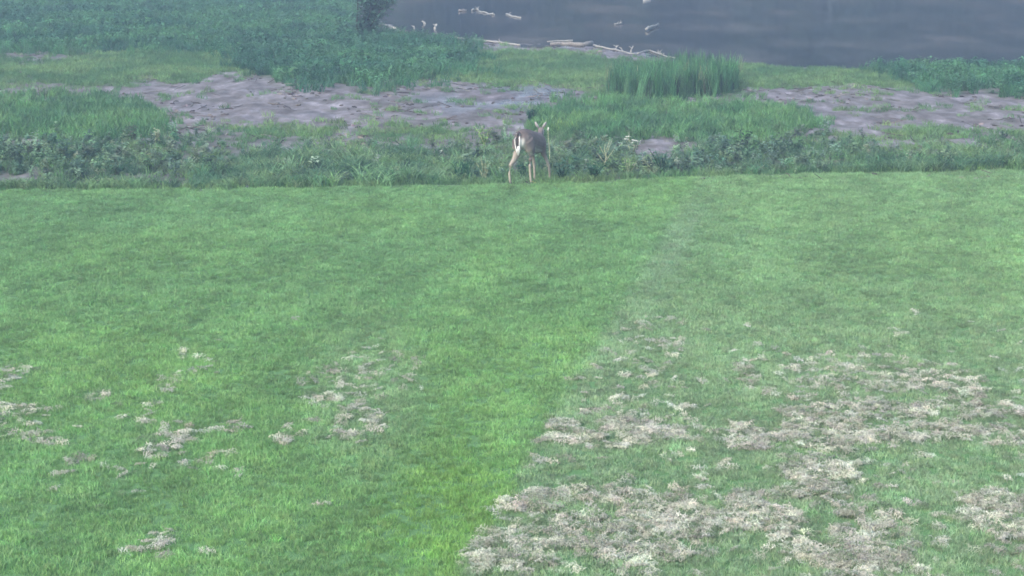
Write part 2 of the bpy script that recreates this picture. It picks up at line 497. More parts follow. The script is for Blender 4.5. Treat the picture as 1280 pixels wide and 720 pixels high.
# mown lawn
def lawn_grass():
    protos = [grass_tuft(36, 0.045, 0.055, 0.7, 0.0024, M_TINT) for k in range(8)]
    x, y = candidates(-12, 12, 13.5, 34.5, 330)
    k = in_view(x, y) & (y < edge_y(x) + 0.03)
    x, y = x[k], y[k]
    hay, side, px, py = lawn_masks(x, y)
    keep = rng.random(len(x)) > 0.45 * hay
    x, y, hay, side, px, py = x[keep], y[keep], hay[keep], side[keep], px[keep], py[keep]
    n = fbm(x * 0.45, y * 0.3, 101, 4); nf = fbm(x * 3.2, y * 2.2, 111, 3); nb = fbm(x * 1.2, y * 0.6, 121, 3)
    c = mixc((0.215, 0.385, 0.150), (0.240, 0.420, 0.150), sstep(0.3, 0.7, n))
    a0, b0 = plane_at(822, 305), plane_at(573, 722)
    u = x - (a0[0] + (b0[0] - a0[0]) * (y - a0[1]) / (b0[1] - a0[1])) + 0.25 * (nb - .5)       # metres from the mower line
    sheen_band = np.sin((u + 0.75) * 2 * math.pi / 1.9)
    c = c * (1 + 0.07 * sheen_band)[:, None]  # mowing stripes: lighter and darker sheen of leaning blades painted into the tint
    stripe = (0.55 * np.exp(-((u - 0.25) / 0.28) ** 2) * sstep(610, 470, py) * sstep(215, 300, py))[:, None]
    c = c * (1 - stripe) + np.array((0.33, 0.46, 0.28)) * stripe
    lime = blob(px, py, 570, 650, 90, 90, 0.7)
    c = c * (1 - 0.5 * lime[:, None]) + np.array((0.25, 0.46, 0.08)) * 0.5 * lime[:, None]
    pale = np.array((0.29, 0.41, 0.23))
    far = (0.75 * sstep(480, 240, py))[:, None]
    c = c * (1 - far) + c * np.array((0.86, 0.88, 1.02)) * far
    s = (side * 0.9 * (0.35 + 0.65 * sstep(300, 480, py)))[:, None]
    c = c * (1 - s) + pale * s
    lp = (0.6 * blob(px, py, 460, 500, 70, 90, 0.6))[:, None]
    c = c * (1 - lp) + pale * lp
    c *= (0.88 + 0.24 * sstep(0.3, 0.7, nf))[:, None] * (0.95 + 0.10 * sstep(.3, .7, nb))[:, None]
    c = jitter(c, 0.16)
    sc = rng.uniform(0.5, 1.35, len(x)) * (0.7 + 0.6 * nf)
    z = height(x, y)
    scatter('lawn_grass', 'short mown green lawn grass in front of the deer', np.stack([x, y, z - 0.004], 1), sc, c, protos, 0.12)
lawn_grass()

def hay():
    protos = []
    for k in range(8):
        mb = MB()
        for q in range(46):
            a = random.uniform(0, 6.283); r = 0.055 * math.sqrt(random.random())
            z0 = random.uniform(0.002, 0.022) * (1 - r / 0.08)
            p = Vector((r * math.cos(a), r * math.sin(a), z0))
            a2 = random.uniform(0, 6.283); d = Vector((math.cos(a2), math.sin(a2), random.uniform(-0.2, 0.3)))
            L = random.uniform(0.025, 0.055)
            pts = [p, p + d * L * 0.5 + Vector((0, 0, 0.012)), p + d * L + Vector((0, 0, -0.006))]
            sd = Vector((-d.y, d.x, random.uniform(-.8, .8))).normalized()
            mb.quadstrip(pts, [sd] * 3, [0.0018, 0.0022, 0.001])
        protos.append(mb.mesh('clippings', M_DRY))
    x, y = candidates(-9, 9, 13.8, 27, 950)
    k = in_view(x, y)
    x, y = x[k], y[k]
    h, side, px, py = lawn_masks(x, y)
    k = rng.random(len(x)) < h * 0.9
    x, y, h = x[k], y[k], h[k]
    n = fbm(x * 6, y * 5, 131, 3)
    c = mixc((0.44, 0.44, 0.35), (0.70, 0.69, 0.58), sstep(0.3, 0.72, n))
    c = jitter(c, 0.12)
    fl = rng.random(len(x)) < 0.25
    c[fl] = np.array((0.22, 0.30, 0.17))
    lift = 0.018 + 0.022 * sstep(0.4, 0.65, fbm(x * 3, y * 3, 133, 3)) * h
    scatter('grass_clippings', 'matted dry grey grass clippings lying in ragged patches on the lawn',
            np.stack([x, y, height(x, y) + lift], 1), rng.uniform(0.6, 1.2, len(x)), c, protos, 0.3)
hay()

# plants of the bank
def weed_mesh(h, nleaf, L, W, mat, branches=2):
    mb = MB()
    for b in range(branches):
        a = random.uniform(0, 6.283); ln = random.uniform(0.05, 0.45)
        top = Vector((math.cos(a) * ln * h, math.sin(a) * ln * h, h * random.uniform(0.7, 1.05)))
        pts = [top * t + Vector((0, 0, 0.06 * h * math.sin(t * 3))) for t in (0, .33, .66, 1)]
        mb.tube(pts, [0.005, 0.004, 0.003, 0.0015], 3, False)
        for q in range(nleaf):
            t = random.uniform(0.08, 1.0)
            a = random.uniform(0, 6.283)
            mb.leaf(top * t, Vector((math.cos(a), math.sin(a), random.uniform(-0.1, 0.7))), Vector((0, 0, 1)),
                    L * random.uniform(.6, 1.15) * (1.15 - 0.5 * t), W * random.uniform(.7, 1.1), random.uniform(.1, .5))
    return mb.mesh('weed', mat)
def bank_plants():
    x, y = candidates(-26, 26, 31.5, 95, 70)
    k = in_view(x, y, 2.5); x, y = x[k], y[k]
    Z, px, py, n, n2 = zones(x, y)
    z = height(x, y)
    tuftn = fbm(x * 1.6, y * 1.1, 141, 3)
    def pick(dens):
        return rng.random(len(x)) < dens
    # tall soft grass along the lawn edge, left
    k = pick(0.75 * Z['tall'] * sstep(0.3, 0.6, tuftn + 0.25))
    pr = [grass_tuft(26, 0.33, 0.09, 0.75, 0.0062, M_TINT, 4, 0.35) for i in range(7)]
    c = jitter(mixc((0.080, 0.170, 0.090), (0.190, 0.310, 0.140), sstep(.3, .75, fbm(x[k] * 2.2, y[k] * 1.5, 151, 3))), 0.25)
    s = rng.uniform(0.65, 1.35, k.sum()) * (0.7 + 0.6 * tuftn[k]) * (0.75 + 0.35 * sstep(600, 470, mirror(px[k])))
    scatter('tall_bank_grass', 'tall arching green grass along the lawn edge left of the deer', np.stack([x[k], y[k], z[k] - .01], 1), s, c, pr)
    # mid bank grass on the right
    k = pick(0.7 * Z['mid'])
    pr = [grass_tuft(24, 0.27, 0.10, 0.5, 0.0062, M_TINT, 3, 0.2) for i in range(6)]
    c = jitter(mixc((0.080, 0.190, 0.085), (0.140, 0.290, 0.110), sstep(.3, .7, fbm(x[k], y[k] * .7, 161, 3))), 0.22)
    s = rng.uniform(0.6, 1.3, k.sum())
    scatter('bank_grass', 'bright green long grass on the bank behind and right of the deer', np.stack([x[k], y[k], z[k] - .01], 1), s, c, pr)
    # leafy weeds
    k = pick(0.5 * Z['weed'])
    pr = [weed_mesh(random.uniform(.16, .32), 15, 0.085, 0.042, M_WEED, 3) for i in range(8)]
    c = jitter(mixc((0.085, 0.165, 0.100), (0.230, 0.330, 0.200), sstep(.3, .75, fbm(x[k] * 2.5, y[k] * 2, 171, 3))), 0.28)
    sp_ = rng.random(k.sum()) < .04; c[sp_] = np.array((.30, .35, .22))
    s = rng.uniform(0.4, 1.0, k.sum()) + 0.8 * (rng.random(k.sum()) < .12)
    scatter('leafy_weeds', 'mixed broad leaved weeds crowding the lawn edge right of the deer', np.stack([x[k], y[k], z[k] - .01], 1), s, c, pr)
    # low turf
    k = pick(1.0 * Z['low'])
    pr = [grass_tuft(30, 0.11, 0.13, 0.7, 0.0055, M_TINT, 2) for i in range(6)]
    c = jitter(mixc((0.095, 0.200, 0.085), (0.175, 0.290, 0.115), sstep(.3, .7, fbm(x[k] * .8, y[k] * .6, 181, 3))), 0.18)
    s = rng.uniform(0.6, 1.4, k.sum())
    scatter('low_bank_turf', 'low yellowish green turf growing on the bank near the water', np.stack([x[k], y[k], z[k] - .01], 1), s, c, pr)
    # teal growth top left
    k = pick(0.6 * Z['teal'])
    pr = [grass_tuft(22, 0.34, 0.13, 0.5, 0.0085, M_TINT, 3, 0.2) for i in range(5)] + [weed_mesh(.35, 12, 0.12, 0.05, M_WEED, 3) for i in range(3)]
    c = jitter(mixc((0.048, 0.144, 0.080), (0.088, 0.224, 0.096), sstep(.3, .7, fbm(x[k] * .8, y[k] * .6, 191, 3))), 0.2)
    s = rng.uniform(0.6, 1.4, k.sum())
    scatter('shore_growth', 'dense blue green grass and weeds at the far left of the bank', np.stack([x[k], y[k], z[k] - .01], 1), s, c, pr)
    # reeds
    xr, yr = candidates(1, 12, 44, 60, 60)
    Zr, pxr, pyr, _, _ = zones(xr, yr)
    k = rng.random(len(xr)) < Zr['reed']
    pr = [grass_tuft(20, 0.84, 0.10, 0.16, 0.010, M_TINT, 4, 0.05) for i in range(6)]
    c = jitter(mixc((0.045, 0.140, 0.067), (0.096, 0.230, 0.096), rng.random(k.sum())), 0.25)
    dd = rng.random(k.sum()) < .03; c[dd] = np.array((.20, .24, .13))
    scatter('reeds', 'dense clump of tall dark green reeds on the right of the bank', np.stack([xr[k], yr[k], height(xr[k], yr[k]) - .01], 1), rng.uniform(.45, 1.12, k.sum()), c, pr, 0.14)
    # clods and litter on the mud
    xc, yc = candidates(-22, 22, 33, 74, 8)
    k = in_view(xc, yc, 2) & (yc < shore_y(xc)); xc, yc = xc[k], yc[k]
    Zc, *_ = zones(xc, yc)
    bare = 1 - np.clip(Zc['low'] + Zc['teal'] + Zc['tall'] + Zc['mid'], 0, 1)
    k = (rng.random(len(xc)) < bare * sstep(.45, .6, fbm(xc * 1.3, yc * .7, 201, 3))); xc, yc = xc[k], yc[k]
    pr = []
    mclod = foliage('mud_clod', None, 0.0, 0.85, 30, 0.3, 0.2)
    for i in range(5):
        bm = bmesh.new(); bmesh.ops.create_icosphere(bm, subdivisions=1, radius=1)
        for v in bm.verts:
            v.co *= random.uniform(.6, 1.25); v.co = Vector((v.co.x * .06, v.co.y * .04, v.co.z * .022))
        me = bpy.data.meshes.new('clod'); bm.to_mesh(me); bm.free(); me.materials.append(mclod); pr.append(me)
    for i in range(3):
        mb = MB()
        p = Vector((-.18, 0, .02)); pts = [p]
        for q in range(4): p = p + Vector((.09, random.uniform(-.03, .03), random.uniform(-.012, .012))); pts.append(p)
        mb.tube(pts, [.006, .008, .008, .006, .004], 4); pr.append(mb.mesh('twig', mclod))
    c = jitter(mixc((0.06, 0.05, 0.045), (0.22, 0.20, 0.19), rng.random(len(xc)) ** 1.6), 0.2)
    scatter('mud_litter', 'clods, twigs and litter strewn over the grey mud', np.stack([xc, yc, height(xc, yc) + .005], 1), rng.uniform(.5, 1.6, len(xc)), c, pr, 0.15)
bank_plants()

# ------------------------------------------------------------------ wood across the pond (dark mirror in the water)
def far_wood():
    mb = MB()
    mleaf = foliage('wood_leaves', None, 0.2, 0.6, 3, 0.3)
    pr = []
    for i in range(4):
        m2 = MB()
        for q in range(70):
            d = Vector((random.gauss(0, 1), random.gauss(0, 1), random.gauss(0, 1))).normalized() * random.random() ** .4
            a = Vector((random.gauss(0, 1), random.gauss(0, 1), random.gauss(0, .5)))
            m2.leaf(d, a, Vector((random.gauss(0, .6), random.gauss(0, .6), 1)), .42, .26, .2)
        pr.append(m2.mesh('leaf_clump', mleaf))
    P, S, T = [], [], []
    x = -75.0
    while x < 75:
        yy = random.uniform(131, 150); hh = random.uniform(10, 15)
        mb.tube([Vector((x, yy, 0)), Vector((x + .3, yy, hh * .45)), Vector((x + random.uniform(-.6, .6), yy, hh * .9))], [.3, .2, .06], 7)
        tint = random.uniform(.6, 1.1)
        for q in range(150):
            u = random.random(); rad = (2.9 * math.sin(math.pi * (0.10 + 0.85 * u)) + .4) * random.random() ** .4
            a = random.uniform(0, 6.283)
            P.append((x + rad * math.cos(a), yy + rad * math.sin(a), 0.5 + hh * u)); S.append(random.uniform(.6, 1.2))
            T.append((0.030 * tint, 0.058 * tint, 0.028 * tint))
        x += random.uniform(1.1, 2.0)
    w = scatter('far_wood', 'dark leafy wood on the far side of the pond', np.array(P), np.array(S), jitter(np.array(T), .2), pr, 1.0)
    o = mb.build('tree_trunks', M_DARKWOOD)
    o.parent = w
    o['kind'] = 'stuff'
far_wood()

# ------------------------------------------------------------------ single plants
def stem_pts(p, d, L, n=4, wob=0.04):
    pts = [p.copy()]; d = d.normalized()
    for i in range(n):
        d = (d + Vector((random.gauss(0, wob), random.gauss(0, wob), random.gauss(0, wob * .5)))).normalized()
        p = p + d * (L / n); pts.append(p.copy())
    return pts
def taper(a, b, n): return [a + (b - a) * i / (n - 1) for i in range(n)]

M_LEAF_D = foliage('dark_leaves', (0.026, 0.098, 0.045), 0.25)
M_LEAF_B = foliage('bluish_leaves', (0.075, 0.173, 0.105), 0.3)
M_LEAF_P = foliage('pale_leaves', (0.180, 0.300, 0.180), 0.3)
M_LEAF_Y = foliage('yellow_green_leaves', (0.180, 0.315, 0.090), 0.3)
M_GRASS_P = foliage('pale_grass', (0.195, 0.360, 0.165), 0.3)
M_FLOWER = foliage('white_petals', (0.68, 0.68, 0.60), 0.2)

def leafy(name, label, cat, px, py, h, w, n, L, W, mat, stems=6, group=None, flowers=0):
    p = at(px, py); r = empty(name, p, random.uniform(0, 6.28)); tag(r, label, cat, group)
    ms, ml, mf = MB(), MB(), MB()
    for s in range(stems):
        a = random.uniform(0, 6.283); sp = random.uniform(.1, 1) * w / 2
        top = Vector((math.cos(a) * sp, math.sin(a) * sp, h * random.uniform(.65, 1.0)))
        pts = [Vector((0, 0, -.02)).lerp(top, t) + Vector((0, 0, .08 * h * math.sin(3.14 * t))) for t in (0, .25, .5, .75, 1)]
        ms.tube(pts, taper(.008, .003, 5), 5)
        for q in range(n // stems):
            t = random.uniform(.15, 1.0); i = min(int(t * 4), 3); c = pts[i].lerp(pts[i + 1], t * 4 - i)
            a = random.uniform(0, 6.283)
            ml.leaf(c, Vector((math.cos(a), math.sin(a), random.uniform(-.1, .8))), Vector((0, 0, 1)), L * random.uniform(.6, 1.2), W * random.uniform(.7, 1.1), random.uniform(.1, .5))
        if s < flowers:
            for q in range(9):
                a = q * .7 + random.random(); ml2 = Vector((math.cos(a), math.sin(a), .35))
                if q == 0: mf = MB()
                mf.leaf(pts[-1] + Vector((random.uniform(-.02, .02), random.uniform(-.02, .02), random.uniform(-.005, .01))), ml2, Vector((0, 0, 1)), .05, .03, 0)
            mf.build('flower_head', M_FLOWER, r)
    ms.build('stem', M_STALK if mat in (M_LEAF_P, M_LEAF_Y) else M_LEAF_D, r)
    ml.build('foliage', mat, r)
    return r
def grass_clump(name, label, px, py, h, w, n, bend, bw, mat, cat='grass clump'):
    p = at(px, py)
    me = grass_tuft(n, h, w / 2, bend, bw, mat, 6, 0.4)
    o = bpy.data.objects.new(name, me); COL.objects.link(o); o.location = p
    tag(o, label, cat); return o

# ------------------------------------------------------------------ the deer
def deer():
    th = R(22)                        # heading: away from us and to the right
    DC = at(664.5, 228.5)
    cx, cy = DC.x, edge_y(DC.x) + 0.36
    base = Vector((cx, cy, 0))
    def g(u, v):                      # ground height under a local point
        X = cx + u * math.sin(th) - v * math.cos(th); Y = cy + u * math.cos(th) + v * math.sin(th)
        return float(height(X, Y))
    root = empty('deer', base, math.pi / 2 - th)      # local +x = forward, +y = left
    root.scale = (1.06,) * 3
    tag(root, 'grey brown deer standing at the lawn edge with its white edged tail towards us', 'deer')
    V = Vector
    mb = MB()
    zr = g(-.35, 0)
    # trunk, sections from rump to chest: (u, v, z, half width, half height)
    secs = [(-.545, 0, .76, .035, .06), (-.52, 0, .755, .085, .115), (-.45, 0, .745, .132, .158), (-.34, 0, .735, .150, .172), (-.20, .0, .715, .150, .165),
            (-.04, 0, .665, .160, .172), (.12, 0, .625, .156, .175), (.26, 0, .600, .140, .175), (.36, .0, .595, .110, .150), (.43, .005, .60, .065, .10)]
    mb.tube([V((s[0], s[1], s[2] + zr)) for s in secs], [(s[3], s[4]) for s in secs], 18)
    # neck bending to the left, head held just above the back
    neck = [(.26, .01, .625, .085, .13), (.37, .02, .64, .070, .105), (.47, .035, .66, .055, .08), (.55, .06, .69, .050, .065), (.61, .08, .72, .046, .055), (.65, .095, .745, .044, .048)]
    mb.tube([V((s[0], s[1], s[2] + zr)) for s in neck], [(s[3], s[4]) for s in neck], 14)
    hd = V((.90, .20, -.38)).normalized(); hp = V((.635, .09, .755 + zr))
    hs = [(-.035, .035, .04), (0, .052, .058), (.05, .056, .060), (.10, .047, .050), (.15, .034, .038), (.20, .027, .029), (.235, .024, .024), (.25, .014, .016)]
    mb.tube([hp + hd * s[0] for s in hs], [(s[1], s[2]) for s in hs], 12)
    hooves = []
    # hind legs (side, hoof u): thigh, knee, hock, fetlock
    for sgn, hu, hv in ((1, -.53, .165), (-1, -.29, -.10)):
        gz = g(hu, hv); s = sgn
        k = hu + .42
        pts = [V((-.40, .085 * s, .74 + zr)), V((-.36 + .15 * k, .10 * s, .60 + zr)), V((-.33 + .4 * k, .105 * s, .50 + gz)), V((-.42 + .62 * k, .11 * s, .41 + gz)), V((hu - .055, (.5 * .11 * s + .5 * hv), .325 + gz)),
               V((hu - .03, hv, .20 + gz)), V((hu - .01, hv, .085 + gz)), V((hu + .015, hv, .035 + gz))]
        rr = [(.075, .13), (.080, .115), (.058, .085), (.036, .050), (.025, .034), (.0195, .023), (.020, .023), (.018, .020)]
        mb.tube(pts, rr, 12)
        hooves.append((hu + .02, hv, gz))
    # front legs: shoulder, elbow, wrist, fetlock
    for sgn, hu, hv in ((1, .34, .08), (-1, .45, -.145)):
        gz = g(hu, hv); s = sgn; k = hu - .30
        pts = [V((.27, .085 * s, .62 + zr)), V((.25, .100 * s, .52 + zr)), V((.24 + .2 * k, .100 * s, .43 + zr)), V((.27 + .5 * k, .5 * .09 * s + .5 * hv, .34 + zr)),
               V((.30 + .72 * k, hv, .27 + gz)), V((hu - .01, hv, .16 + gz)), V((hu - .005, hv, .075 + gz)), V((hu + .012, hv, .035 + gz))]
        rr = [(.055, .10), (.050, .075), (.036, .05), (.027, .033), (.0235, .025), (.0185, .020), (.0195, .021), (.018, .020)]
        mb.tube(pts, rr, 12)
        hooves.append((hu + .018, hv, gz))
    # fuse to one skin
    tmp = bpy.data.objects.new('tmp', mb.mesh('tmp', M_STALK)); COL.objects.link(tmp)
    rm = tmp.modifiers.new('r', 'REMESH'); rm.mode = 'VOXEL'; rm.voxel_size = 0.009; rm.use_smooth_shade = True
    sm = tmp.modifiers.new('s', 'SMOOTH'); sm.factor = 0.5; sm.iterations = 5
    dg = bpy.context.evaluated_depsgraph_get()
    me = bpy.data.meshes.new_from_object(tmp.evaluated_get(dg))
    bpy.data.objects.remove(tmp)
    me.name = 'body'
    n = len(me.vertices)
    co = np.empty(n * 3); me.vertices.foreach_get('co', co); co = co.reshape(-1, 3)
    nm = np.empty(n * 3); me.vertices.foreach_get('normal', nm); nm = nm.reshape(-1, 3)
    u, v, z = co[:, 0], co[:, 1], co[:, 2] - zr
    fur = np.array((0.155, 0.128, 0.122)); dark = np.array((0.090, 0.074, 0.070)); pale = np.array((0.42, 0.37, 0.30)); white = np.array((0.66, 0.64, 0.60))
    c = np.repeat(fur[None], n, 0)
    def mixin(col, w):
        nonlocal c
        w = np.clip(w, 0, 1)[:, None]; c = c * (1 - w) + col * w
    mixin(dark, 0.7 * sstep(.80, .90, z) * (u < .5))                     # darker saddle along the spine
    belly = sstep(-.3, -.85, nm[:, 2]) * sstep(.42, .5, z) * (u < .40)
    mixin(white * .8, .75 * belly)
    mixin(pale, sstep(.46, .26, z) * .9)                           # paler shanks
    inner = sstep(.11, .04, np.abs(v)) * sstep(-.47, -.53, u) * sstep(.48, .56, z) * sstep(.80, .72, z)
    mixin(white, inner)                                                  # rump patch under the tail
    back = sstep(-.36, -.44, u) * sstep(.66, .50, z) * sstep(.30, .42, z)
    mixin(pale, .6 * back)
    mixin(white, .8 * sstep(.60, .68, u) * sstep(.82, .76, z))           # throat and chin
    fr = fbm(u * 18 + v * 30, z * 14, 7, 4)
    c = c * (0.75 + 0.5 * fr)[:, None]
    a = me.attributes.new('coat', 'FLOAT_COLOR', 'POINT')
    a.data.foreach_set('color', np.concatenate([c, np.ones((n, 1))], 1).astype(np.float32).ravel())
    m, nt, b = newmat('deer_coat')
    at_ = nt.nodes.new('ShaderNodeAttribute'); at_.attribute_name = 'coat'
    nz = nt.nodes.new('ShaderNodeTexNoise'); nz.inputs['Scale'].default_value = 90; nz.inputs['Detail'].default_value = 4
    tc = nt.nodes.new('ShaderNodeTexCoord'); mp = nt.nodes.new('ShaderNodeMapping'); mp.inputs['Scale'].default_value = (.25, 1, .6)
    nt.links.new(tc.outputs['Object'], mp.inputs[0]); nt.links.new(mp.outputs[0], nz.inputs['Vector'])
    bp = nt.nodes.new('ShaderNodeBump'); bp.inputs['Strength'].default_value = .5; bp.inputs['Distance'].default_value = .01
    nt.links.new(nz.outputs[0], bp.inputs['Height']); nt.links.new(bp.outputs[0], b.inputs['Normal'])
    nt.links.new(at_.outputs['Color'], b.inputs['Base Color'])
    b.inputs['Roughness'].default_value = .85; b.inputs['Specular IOR Level'].default_value = .15
    me.materials.clear(); me.materials.append(m)
    body = bpy.data.objects.new('body', me); COL.objects.link(body); body.parent = root
    def flat(name, col, rough=.8):
        m, nt, b = newmat(name)
        nz = nt.nodes.new('ShaderNodeTexNoise'); nz.inputs['Scale'].default_value = 60
        nt.links.new(ramp(nt, nz.outputs[0], ((.3, tuple(x * .75 for x in col)), (.7, tuple(min(1, x * 1.2) for x in col)))), b.inputs['Base Color'])
        b.inputs['Roughness'].default_value = rough; return m
    mdark, mwhite, mhoof, mear, meye = flat('tail_fur', (.035, .028, .025)), flat('white_fur', (.72, .70, .68)), flat('hoof_horn', (.05, .045, .04), .4), flat('ear_fur', (.34, .31, .30)), flat('eye', (.01, .01, .01), .15)
    # tail: dark back with white fringe, hanging, a little to the left
    tp = [V((-.535, .0, .865 + zr)), V((-.575, .01, .84 + zr)), V((-.605, .015, .77 + zr)), V((-.61, .012, .69 + zr)), V((-.60, .008, .62 + zr)), V((-.59, .005, .565 + zr))]
    t = MB(); t.tube(tp, [(.018, .02), (.028, .018), (.033, .016), (.030, .015), (.020, .012), (.008, .008)], 10)
    to = t.build('tail', mdark, root, True)
    for s in (1, -1):
        fr_ = MB(); q = [p + V((.012, s * w, dz)) for p, w, dz in zip(tp[1:], (.026, .036, .033, .020, .006), (.012, 0, -.01, -.04, -.06))]
        fr_.tube(q, [(.012, .012), (.013, .012), (.013, .012), (.016, .012), (.007, .007)], 8)
        fr_.build('white_fringe', mwhite, to, True)
    tip = MB(); tip.tube([V((-.60, .0, .66 + zr)), V((-.588, .0, .60 + zr)), V((-.575, 0, .53 + zr))], [(.03, .02), (.038, .022), (.012, .01)], 8)
    tip.build('white_fringe', mwhite, to, True)
    side = hd.cross(V((0, 0, 1))).normalized()
    up = side.cross(hd).normalized()
    for s in (1, -1):
        e = MB(); b0 = hp + side * (.036 * s) + up * .035 - hd * .005
        d = (V((0, 0, 1)) * .95 + side * s * .55 - hd * .2).normalized()
        w = d.cross(hd).normalized()
        prof = [(0, .020), (.025, .034), (.055, .044), (.085, .038), (.112, .022), (.128, .006)]
        e.tube([b0 + d * p for p, _ in prof], [(r * 1.1, r * .55) for _, r in prof], 10)
        eo = e.build('ear', mear, root, True)
        ey = MB(); ey.tube([hp + hd * .065 + side * (.048 * s) + up * .015, hp + hd * .085 + side * (.052 * s) + up * .015, hp + hd * .10 + side * (.047 * s) + up * .013], [.006, .012, .005], 8)
        ey.build('eye', meye, root, True)
    ns = MB(); ns.tube([hp + hd * .236, hp + hd * .255, hp + hd * .262], [.021, .018, .008], 8); ns.build('nose', meye, root, True)
    for hu, hv, gz in hooves:
        hm = MB()
        for s in (1, -1):
            hm.tube([V((hu - .008, hv + s * .009, gz + .052)), V((hu, hv + s * .0105, gz + .025)), V((hu + .012, hv + s * .0115, gz - .004))], [(.008, .014), (.0105, .020), (.011, .025)], 8)
        hm.build('hoof', mhoof, root, True)
deer()

# ------------------------------------------------------------------ plants one can pick out
def stalk(label, px, py0, py1, lean=0.0, tip=True, mat=M_STALK, r=.007):
    p = at(px, py0); sc = F / math.hypot(p.y, H - p.z); h = (py0 - py1) / sc
    o = empty('dry_stalk', p); tag(o, label, 'stalk')
    mb = MB(); pts = [V3(lean * h * t + .012 * math.sin(5 * t), 0, h * t - .02) for t in (0, .2, .4, .6, .8, 1)]
    mb.tube(pts, taper(r * 1.3, r * .7, 6), 6); mb.build('stem', mat, o, True)
    if tip:
        t = MB(); e = pts[-1]; t.tube([e, e + V3(0, 0, .02), e + V3(.004, 0, .055), e + V3(.004, 0, .07)], [.008, .017, .014, .004], 8); t.build('seed_head', M_FLOWER, o, True)
def V3(a, b, c): return Vector((a, b, c))
stalk('tall pale dry stalk with a white tip standing just right of the deer', 686.5, 205, 162, -.02)
stalk('thin pale stem rising from the grass above the brown mud patch at right', 786, 196, 163, .02, False, r=.004)
stalk('thin bleached stem standing in the reeds', 797, 118, 82, .0, False, r=.006)

def twig_plant(label, px, py, h, mat=M_STALK):
    p = at(px, py); o = empty('branching_plant', p); tag(o, label, 'plant')
    def limb(pts, r0, r1):
        mb = MB(); mb.tube(pts, taper(r0, r1, len(pts)), 6); return mb
    main = [V3(0, 0, -.02), V3(-.012, 0, h * .3), V3(.008, 0, h * .55), V3(-.03, 0, h * .8), V3(-.01, 0, h)]
    limb(main, .013, .005).build('stem', mat, o, True)
    for a, dx, dz, k in ((.40, .20, .28, 0), (.52, -.12, .22, 1), (.60, .12, .30, 0), (.30, -.15, .18, 1), (.75, .07, .2, 0)):
        b = V3(0, 0, h * a); e = b + V3(dx, random.uniform(-.05, .05), dz * h * 2)
        limb([b, b.lerp(e, .5) + V3(0, 0, -.01), e], .007, .003).build('twig', mat, o, True)
    lf = MB()
    for q in range(16):
        t = random.uniform(.35, 1); a = random.uniform(0, 6.28)
        lf.leaf(V3(random.uniform(-.13, .18) * t, random.uniform(-.05, .05), h * t), V3(math.cos(a), math.sin(a), .5), V3(0, 0, 1), .05, .018, .2)
    lf.build('foliage', M_LEAF_P, o)
twig_plant('pale forked dry plant standing in the weeds right of the deer', 757, 215, .52)

leafy('small_shrub', 'small round dark green shrub on the bank just above the deer', 'shrub', 665, 153, .30, .36, 330, .07, .045, M_LEAF_D, 14)
leafy('flowering_weed', 'weed with white and yellowish flower heads beside the brown mud patch', 'weed', 791, 200, .42, .42, 90, .09, .04, M_LEAF_P, 10, flowers=8)
leafy('leafy_weed', 'pale leaved bushy weed at the lawn edge left of the deer legs', 'weed', 606, 229, .52, .40, 120, .085, .042, M_LEAF_P, 9)
leafy('leafy_weed', 'yellow green weed on the bank up and left of the deer rump', 'weed', 606, 182, .42, .6, 110, .10, .05, M_LEAF_Y, 9)
leafy('leafy_weed', 'dark bushy weed between and behind the deer legs', 'weed', 655, 226, .34, .5, 130, .08, .04, M_LEAF_D, 9)
leafy('leafy_weed', 'bluish bushy weed at the lawn edge a step right of the deer', 'weed', 702, 227, .44, .55, 150, .09, .045, M_LEAF_B, 10)
leafy('leafy_weed', 'dark green bushy weed below the pale forked dry plant', 'weed', 741, 226, .36, .6, 170, .09, .045, M_LEAF_D, 10)
leafy('leafy_weed', 'yellow green leafy weed at the lawn edge below the flowering weed', 'weed', 785, 223, .40, .5, 130, .085, .04, M_LEAF_Y, 9)
leafy('leafy_weed', 'greyish leafy weed at the right end of the lawn edge', 'weed', 828, 218, .50, .6, 150, .10, .045, M_LEAF_B, 10)
grass_clump('grass_clump', 'bright arching grass clump at the far left of the lawn edge', 458, 232, .62, .35, 60, .9, .008, M_GRASS_P)
grass_clump('grass_clump', 'pale drooping grass clump low at the lawn edge, left of the leafy weeds', 480, 234, .40, .30, 46, 1.1, .008, M_GRASS_P)
grass_clump('grass_clump', 'arching grass clump with loose tall blades midway between left side and deer', 505, 230, .60, .35, 50, .9, .008, M_GRASS_P)
grass_clump('grass_clump', 'stiff dark green grass clump at the lawn edge nearer the deer', 580, 228, .62, .40, 60, .35, .008, M_LEAF_D)
grass_clump('grass_clump', 'bright upright grass clump behind the deer at the edge of the mud', 698, 166, .52, .9, 90, .3, .008, M_LEAF_Y)

# shrub overhanging the water, upper left
def shore_shrub():
    p = at(449, 50); o = empty('shore_shrub', p); tag(o, 'blue green shrub with dark branches at the water edge, upper left', 'shrub')
    ml = MB()
    for k in range(9):
        a = random.uniform(0, 6.28); d = V3(math.cos(a) * .5, math.sin(a) * .4, 1)
        if k == 0: d = V3(.33, 0, 1)
        pts = stem_pts(V3(0, 0, -.05), d, random.uniform(1.7, 2.4), 6, .12)
        mb = MB(); mb.tube(pts, taper(.035, .008, 7), 6); mb.build('branch', M_DARKWOOD, o, True)
        for q in range(260):
            t = random.uniform(.6, 6); i = min(int(t), 5); c = pts[i].lerp(pts[i + 1], t - i)
            c = c + V3(random.gauss(0, .16), random.gauss(0, .16), random.gauss(0, .14)); a = random.uniform(0, 6.28)
            ml.leaf(c, V3(math.cos(a), math.sin(a), random.uniform(-.2, .5)), V3(0, 0, 1), .17, .09, .3)
    ml.build('foliage', M_LEAF_B, o)
shore_shrub()

